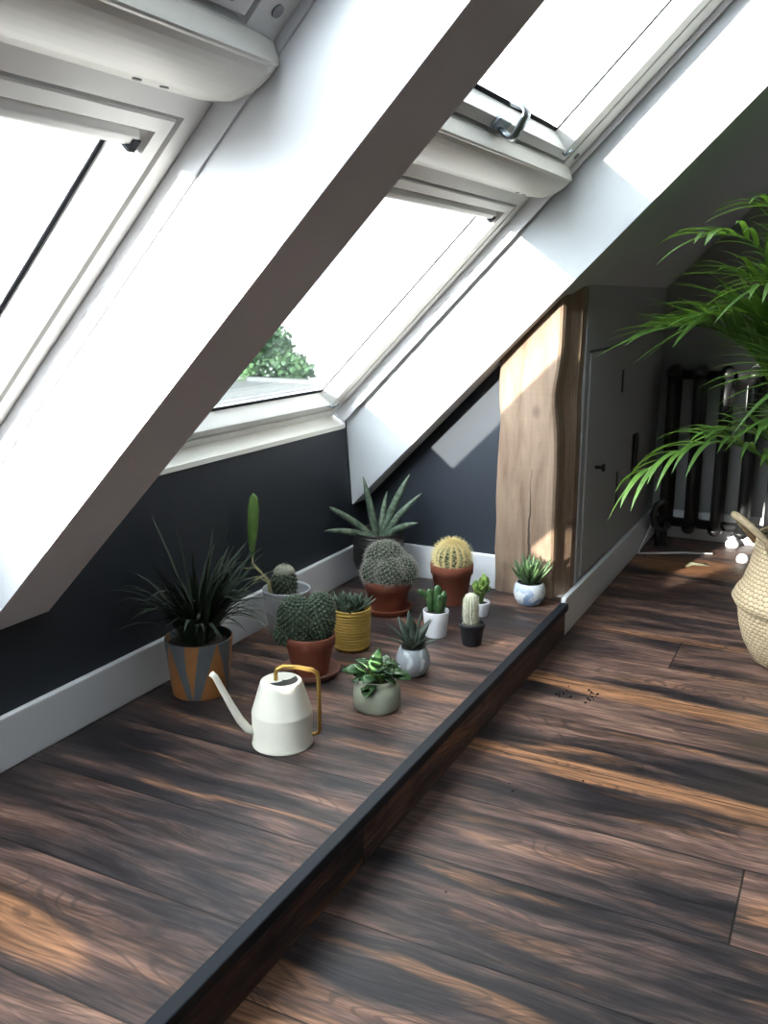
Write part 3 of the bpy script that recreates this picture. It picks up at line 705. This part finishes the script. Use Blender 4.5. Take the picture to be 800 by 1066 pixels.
# --- egg-shaped grey pot, dark agave
c = (-.989,2.125); t = potted('potted_agave', 'dark spiky agave in a smooth grey egg-shaped pot behind the sage jar', c)
o = pot(t, c, [(.028,.0005),(.034,.004),(.043,.016),(.047,.032),(.046,.050),(.041,.066),(.035,.077),(.032,.079),(.030,.078),(.033,.068),(.036,.062),(.004,.061)], M['glaze2']); local(o, c)
soil(t, c, .033, .070)
rnd = random.Random(12); k = 0
for (r_, f_, z_, w_) in ((-.075,-.005,.150,.010),(-.040,.0,.165,.012),(-.012,.02,.175,.012),(.024,.0,.178,.013),(.052,-.01,.160,.010),(.068,-.02,.108,.011),(-.065,-.03,.115,.010),(-.02,-.055,.125,.011),(.035,-.05,.120,.011),(.05,.05,.14,.011),(-.04,.05,.145,.011),(.0,-.02,.165,.009)):
    b = rel(c, r_*.10, f_*.10, .072); e = rel(c, r_, f_, z_); kk = rel(c, r_*.5, f_*.5, .072+(z_-.072)*.62)
    P = [b*(1-u)**2 + kk*(2*u*(1-u)) + e*u*u for u in [i/7 for i in range(8)]]; dd = (e-b); dd.z = 0
    sd = V((-dd.y, dd.x, 0)) if dd.length > .01 else AR
    m = MB(); ws = wprof(8, w_*1.3, .35, .05); m.sweep(P, ws, [x*.28 for x in ws], side=sd, n=8); m.build('leaf', M['agave'], t)

# --- sage jar, jade-like plant
c = (-.980,1.896); t = potted('potted_jade_plant', 'glossy rounded-leaf plant in a squat sage green jar at the front of the group', c)
pot(t, c, [(.050,.0005),(.056,.004),(.059,.014),(.0595,.040),(.058,.056),(.052,.064),(.0495,.068),(.051,.074),(.0515,.080),(.049,.083),(.046,.081),(.045,.070),(.048,.055),(.004,.054)], M['jar']); soil(t, c, .046, .062)
rnd = random.Random(14); st = MB(); lf = MB()
for i in range(15):
    az = 2*PI*i/15 + rnd.uniform(-.2,.2); rr = rnd.uniform(.008,.048); h = rnd.uniform(.092,.135) - rr*.35
    b = V((c[0]+math.cos(az)*.012, c[1]+math.sin(az)*.012, .062)); e = V((c[0]+math.cos(az)*rr, c[1]+math.sin(az)*rr, h))
    st.sweep([b, (b+e)/2+V((0,0,.006)), e],[.0035,.003,.002],n=6)
    for j in range(3):
        a2 = az + rnd.uniform(-1.3,1.3); el = rnd.uniform(-.25,.9); w = rnd.uniform(.013,.019)
        P = arc(e - V((0,0,.004*j)), a2, w*2.6, el, el-.35, 6); lf.sweep(P,[w*.25,w*.75,w,w*.98,w*.8,w*.45,w*.08],[.0012,.002,.0022,.0022,.002,.0015,.0005],side=(-math.sin(a2),math.cos(a2),.25*rnd.uniform(-1,1)),n=8)
P = [rel(c,-.01,-.01,.10), rel(c,.0,-.008,.135), rel(c,.006,-.006,.160)]; lf.sweep([P[0],(P[0]+P[1])/2,P[1],P[2]],[.006,.017,.015,.002],[.002]*4,side=AR,n=8)
P = [rel(c,.04,-.02,.095), rel(c,.065,-.025,.096), rel(c,.085,-.03,.088)]; lf.sweep([P[0],P[1],P[2]],[.008,.015,.003],[.002]*3,side=(AF+V((0,0,.7))),n=8)
P = [rel(c,-.03,-.02,.10), rel(c,-.062,-.02,.112), rel(c,-.085,-.02,.106)]; lf.sweep([P[0],P[1],P[2]],[.008,.014,.003],[.002]*3,side=(AF+V((0,0,.7))),n=8)
st.build('stem', M['palmstem'], t); lf.build('foliage', M['jade'], t)

# ------------------------------------------------------------------ watering can
c = (-1.088,1.632); t = thing('watering_can', 'cream metal watering can with long thin spout and brass handle', 'watering can', (c[0],c[1],0))
m = MB(); m.lathe([(.066,.0005),(.0695,.001),(.0705,.004),(.0695,.007),(.0685,.010),(.0692,.080)],(c[0],c[1],0),64,(True,False))
m.lathe([(.0692,.080),(.0685,.083)],(c[0],c[1],0),64,(False,False))
m.lathe([(.0685,.083),(.0480,.149)],(c[0],c[1],0),64,(False,False))
m.lathe([(.0480,.149),(.0465,.1525),(.0450,.1535),(.0400,.1535)],(c[0],c[1],0),64,(False,False))
# lid with a crescent opening left towards the viewer
n = 64; top = [V((c[0],c[1],.1535)) + V((math.cos(2*PI*j/n),math.sin(2*PI*j/n),0))*.040 for j in range(n)]
m.add(top + [V((c[0],c[1],.1535))], [(j,(j+1) % n,n) for j in range(n)])
body = m.build('body', M['can'], t)
m = MB(); pts = []
for i in range(17):
    a = -2.55 + 3.25*i/16; pts.append(rel(c, .034*math.cos(a)+.004, .034*math.sin(a), .1541))
inn = []
for i in range(17):
    a = -2.55 + 3.25*i/16; rr = .034 - .037*math.sin(PI*i/16)**.7; inn.append(rel(c, rr*math.cos(a)+.004, rr*math.sin(a), .1541))
m.add(pts + inn, [(i,i+1,17+i+1,17+i) for i in range(16)]); m.build('filling_hole', M['dark'], t)
m = MB(); P = [(-.060,-.02,.035),(-.076,-.023,.045),(-.092,-.026,.068),(-.110,-.030,.105),(-.128,-.034,.145),(-.142,-.038,.178),(-.150,-.040,.186)]
m.sweep([rel(c,*p) for p in P],[.0105,.010,.0092,.0082,.0074,.0068,.0068],n=14); m.build('spout', M['can'], t)
m = MB(); P = [(-.012,.0,.150),(-.012,.0,.170),(-.008,.0,.181),(.004,.0,.186),(.040,.003,.183),(.070,.005,.176),(.081,.006,.168),(.084,.006,.155),(.085,.006,.09),(.085,.006,.030),(.082,.006,.021),(.072,.005,.018),(.062,.004,.018)]
m.sweep([rel(c,*p) for p in P],[.0052]*len(P),[.0045]*len(P),n=12); m.build('handle', M['brass'], t)

# ------------------------------------------------------------------ palm in belly basket
PC = (-.055,2.985)
bk = thing('basket', 'woven seagrass belly basket holding the palm, on the plank floor', 'basket', (PC[0],PC[1],FZ))
bp = [(.125,.0005),(.150,.012),(.180,.07),(.195,.12),(.202,.165),(.200,.175),(.212,.185),(.222,.205),(.212,.228),(.196,.25),(.178,.31),(.168,.37),(.165,.405),(.160,.41),(.154,.405),(.157,.36),(.165,.30),(.004,.295)]
m = MB(); m.lathe(bp, (0,0,0), 72, (True,True)); o = m.build('basket_body', M['basket'], bk); o.matrix_parent_inverse = Matrix()
m = MB(); cc = (PC[0],PC[1])
P = [rel(cc,-.150,-.06,FZ+.36),rel(cc,-.172,-.06,FZ+.41),rel(cc,-.222,-.05,FZ+.455),rel(cc,-.245,-.02,FZ+.475),rel(cc,-.245,.015,FZ+.475),rel(cc,-.215,.05,FZ+.45),rel(cc,-.155,.06,FZ+.38)]
m.sweep(P,[.011]*7,n=10); m.build('handle', M['seagrass_dark'], bk)
m = MB(); P = [rel(cc,.150,-.06,FZ+.37),rel(cc,.165,-.06,FZ+.42),rel(cc,.190,-.04,FZ+.45),rel(cc,.190,.02,FZ+.45),rel(cc,.165,.05,FZ+.42),rel(cc,.150,.06,FZ+.38)]
m.sweep(P,[.011]*6,n=10); m.build('handle', M['seagrass_dark'], bk)
pm = thing('areca_palm', 'large arching feather-leaved palm growing out of the woven basket', 'palm', (PC[0],PC[1],FZ+.30))
m = MB(); m.lathe([(.150,.297),(.150,.325),(.06,.332),(.002,.332)],(PC[0],PC[1],FZ),36,(True,True)); m.build('soil', M['soil'], pm)
def frond(P, ll, n, w, droop, seed, start=.35, up=.35):
    rnd = random.Random(seed); m = MB(); P = [V(p) for p in P]
    def bez(u):
        Q = P[:]
        while len(Q) > 1: Q = [Q[i].lerp(Q[i+1], u) for i in range(len(Q)-1)]
        return Q[0]
    C_ = [bez(i/24) for i in range(25)]
    m.sweep(C_, [.0065*(1-.8*i/24) for i in range(25)], n=6)
    for i in range(n):
        u = start + (1-start)*(i+.5)/n; p = bez(u); tg = (bez(min(1,u+.01)) - bez(u-.01)).normalized()
        sd = tg.cross(V((0,0,1))); sd = sd.normalized() if sd.length > .05 else AR.copy(); nn = sd.cross(tg)
        k = math.sin(PI*(.18+.78*(u-start)/(1-start)))**.6
        for sg in (-1, 1):
            d = (tg*rnd.uniform(.65,.95) + sd*(sg*rnd.uniform(.65,.95)) + nn*(up*rnd.uniform(.3,1.2))).normalized()
            L = ll*(.55+.45*k)*rnd.uniform(.85,1.1); q = p.copy(); pts = [q.copy()]
            for j in range(6):
                d = (d + V((0,0,-droop*rnd.uniform(.7,1.2)*(.25+j/6)))).normalized(); q = q + d*(L/6); pts.append(q.copy())
            side = d.cross(V((0,0,1)))
            m.ribbon(pts, wprof(7, w*rnd.uniform(.85,1.15), .3, .03), fold=.35)
        if i == n-1:
            d = tg.copy(); q = p.copy(); pts = [q.copy()]
            for j in range(6): d = (d+V((0,0,-droop*.5))).normalized(); q = q+d*(ll*.8/6); pts.append(q.copy())
            m.ribbon(pts, wprof(7,w,.3,.03), fold=.35)
    return m.build('frond', M['palm'], pm, fix=False)
def pr(r, f, z): return rel(cc, r, f, z)
rnd = random.Random(21)
fr = [ # base, control, control, tip (right, back, height), leaflet length, count, droop
  ((-.03,-.04,.22),(-.12,-.05,.56),(-.30,-.05,.70),(-.55,-.03,.49),.24,11,.30),
  ((-.03,.03,.22),(-.08,.06,.75),(-.22,.08,.98),(-.50,.08,.90),.26,22,.10),
  ((-.02,.0,.22),(-.05,.02,.85),(-.16,.02,1.02),(-.38,.02,.93),.30,22,.12),
  ((-.02,.0,.22),(-.06,.0,.95),(-.18,-.02,1.20),(-.42,-.05,1.16),.22,12,.24),
  ((.0,-.04,.22),(-.02,-.08,.92),(-.12,-.12,1.10),(-.32,-.18,1.02),.22,9,.22),
  ((.02,.0,.22),(.02,.0,.95),(-.06,.0,1.22),(-.24,-.02,1.24),.26,14,.24),
  ((.04,.0,.22),(.05,-.02,1.0),(.05,-.04,1.30),(-.06,-.10,1.40),.22,12,.24),
  ((.03,-.05,.22),(.05,-.12,.75),(.0,-.18,.90),(-.13,-.26,.74),.22,9,.26),
  ((-.01,.0,.22),(.0,.0,.65),(-.04,-.02,.95),(-.14,-.05,1.08),.30,22,.14),
  ((.01,-.03,.22),(.02,-.05,.60),(.0,-.06,.85),(-.09,-.08,1.00),.28,20,.16),
  ((.02,.02,.22),(.03,.02,.80),(.02,.02,1.1),(-.04,.0,1.32),.34,22,.16),
  ((.03,-.02,.22),(.05,-.03,.80),(.06,-.04,1.2),(.03,-.08,1.45),.34,22,.18),
  ((.06,-.02,.22),(.15,-.05,1.0),(.28,-.08,1.25),(.50,-.10,1.1),.32,18,.18),
  ((.05,.05,.22),(.12,.12,.9),(.20,.22,1.2),(.32,.36,1.1),.32,18,.18),
  ((.04,-.05,.22),(.10,-.12,.9),(.18,-.22,1.15),(.24,-.40,1.02),.30,16,.2),
  ((.0,.05,.22),(-.04,.12,.8),(-.12,.22,1.05),(-.30,.34,.92),.30,20,.14),
  ((-.02,.02,.22),(-.05,.03,.50),(-.12,.04,.64),(-.30,.06,.60),.20,10,.2),
  ((-.01,-.06,.22),(-.04,-.12,.62),(-.08,-.16,.84),(-.22,-.22,.78),.30,18,.20),
  ((.0,.02,.22),(-.02,.03,.72),(-.06,.04,1.0),(-.26,.04,1.05),.32,20,.16),
  ((.02,-.05,.22),(.02,-.10,.80),(.0,-.13,1.06),(-.12,-.18,1.12),.32,20,.18),
  ((.01,.04,.22),(.0,.06,.55),(-.05,.08,.80),(-.20,.10,.84),.32,20,.14),
  ((.03,-.06,.22),(.06,-.14,.60),(.03,-.20,.80),(-.06,-.28,.72),.26,14,.24),
  ((.0,.0,.22),(-.01,.0,.60),(-.02,.0,.90),(-.05,.0,1.18),.34,22,.14),
  ((-.02,.0,.22),(-.04,-.02,.52),(-.08,-.04,.70),(-.20,-.06,.66),.22,9,.26),
]
for i, f_ in enumerate(fr): frond([pr(*q) for q in f_[:4]], f_[4], f_[5], .0088, f_[6], 30+i)

# ------------------------------------------------------------------ bits on the floor
t = MB(); t.ribbon([rel((-.50,3.93),-.06,0,FZ+.004),rel((-.50,3.93),-.03,.01,FZ+.012),rel((-.50,3.93),.01,.0,FZ+.010),rel((-.50,3.93),.05,.01,FZ+.004)],[.004,.022,.018,.003],fold=.15)
tag(t.build('fallen_leaf', M['dryleaf']), 'small dry leaf lying on the floor in front of the radiator', 'leaf')
rnd = random.Random(4); m = MB()
for (x, y, n, sp) in ((-.60,2.45,9,.03),(-.56,2.44,5,.012),(-.66,2.43,6,.02),(-.62,1.86,2,.01),(-.60,1.44,1,.004),(-.5,1.98,2,.03)):
    for i in range(n):
        r = rnd.uniform(.0018,.0045); m.sphere((x+rnd.gauss(0,sp),y+rnd.gauss(0,sp),FZ+r*.6),r,r*rnd.uniform(.7,1.3),r*.7,7,5)
tag(m.build('soil_crumbs', M['crumb']), 'scattered crumbs of dark soil on the plank floor', 'soil', kind='stuff')

# ------------------------------------------------------------------ outdoors, seen through the lower panes
m = MB(); m.box(-160,160,-60,300,-3.3,-3.2); o = m.build('ground', M['ground']); struct(o)
def tree(x, y, h, r, label, seed):
    t = thing('tree', label, 'tree', (x,y,-3.2)); rnd = random.Random(seed)
    m = MB(); m.sweep([(x,y,-3.2),(x,y,-3.2+h*.35),(x+.1,y,-3.2+h*.6)],[.18,.14,.08],n=10); m.build('trunk', M['bark'], t)
    m = MB(); cen = V((x,y,-3.2+h*.62))
    for i in range(14000):
        d = V((rnd.gauss(0,1),rnd.gauss(0,1),rnd.gauss(0,1))).normalized(); lump = 1+.16*math.sin(d.x*7+seed)*math.cos(d.y*6)+.12*math.sin(d.z*9)
        p = cen + V((d.x*r, d.y*r, d.z*h*.40))*(lump*rnd.uniform(.72,1.0)); a = V((rnd.gauss(0,1),rnd.gauss(0,1),rnd.gauss(0,1))).normalized(); b = a.orthogonal().normalized()
        L = rnd.uniform(.08,.14); m.add([p, p+(a+b)*L*.5, p+a*L*1.3, p+(a-b)*L*.5],[(0,1,2,3)])
    m.build('crown', M['crown'], t, fix=False)
m = MB(); m.box(-16,-8,10,18.2,-3.2,-.95); m.box(-16,-8,18.0,18.2,-.95,-.86); o = m.build('flat_roof', M['roof']); struct(o)
tree(-14.2,19.5,3.4,1.9,'green leafy tree outside the right-hand lower skylight',1)

# ------------------------------------------------------------------ light
w = bpy.data.worlds.new('Sky'); sc.world = w; w.use_nodes = True
# hazy white sky, brightest round the low sun
nt = w.node_tree; bg = nt.nodes['Background']; SD = V((-.26,-1,.212)).normalized()
tcw = nt.nodes.new('ShaderNodeTexCoord'); dt = nt.nodes.new('ShaderNodeVectorMath'); dt.operation = 'DOT_PRODUCT'
nt.links.new(tcw.outputs['Generated'], dt.inputs[0]); dt.inputs[1].default_value = SD
def wm(op, a, b):
    x = nt.nodes.new('ShaderNodeMath'); x.operation = op
    for i, q in enumerate((a, b)):
        if hasattr(q, 'is_output'): nt.links.new(q, x.inputs[i])
        else: x.inputs[i].default_value = q
    return x.outputs[0]
gl = wm('POWER', wm('MAXIMUM', dt.outputs['Value'], 0.0), 5.0)
nt.links.new(wm('ADD', wm("MULTIPLY", gl, 75.0), 5.0), bg.inputs[1]); bg.inputs[0].default_value = (.86,.93,1.0,1)
sun = bpy.data.lights.new('Sun', 'SUN'); sun.energy = 50; sun.angle = math.radians(.6); sun.color = (1,.94,.85)
so = bpy.data.objects.new('Sun', sun); COL.objects.link(so)
so.rotation_euler = V((.26,1,-.212)).to_track_quat('-Z','Y').to_euler(); so.location = (-3,-6,4)

cam = bpy.data.cameras.new('Camera'); co = bpy.data.objects.new('Camera', cam); COL.objects.link(co); sc.camera = co
co.location = (0,0,1); co.rotation_euler = (math.radians(90)-math.atan(225/961), 0, math.radians(26.87))
cam.sensor_fit = 'VERTICAL'; cam.sensor_height = 24; cam.lens = 24*961/1066; cam.clip_start = .02; cam.clip_end = 500
sc.view_settings.view_transform = 'Standard'; sc.view_settings.look = 'None'; sc.view_settings.gamma = 1; sc.view_settings.use_curve_mapping = False
sc.view_settings.exposure = 0
sc.cycles.use_denoising = True; sc.cycles.max_bounces = 10; sc.cycles.diffuse_bounces = 6; sc.cycles.transparent_max_bounces = 12
sc.cycles.sample_clamp_indirect = 10
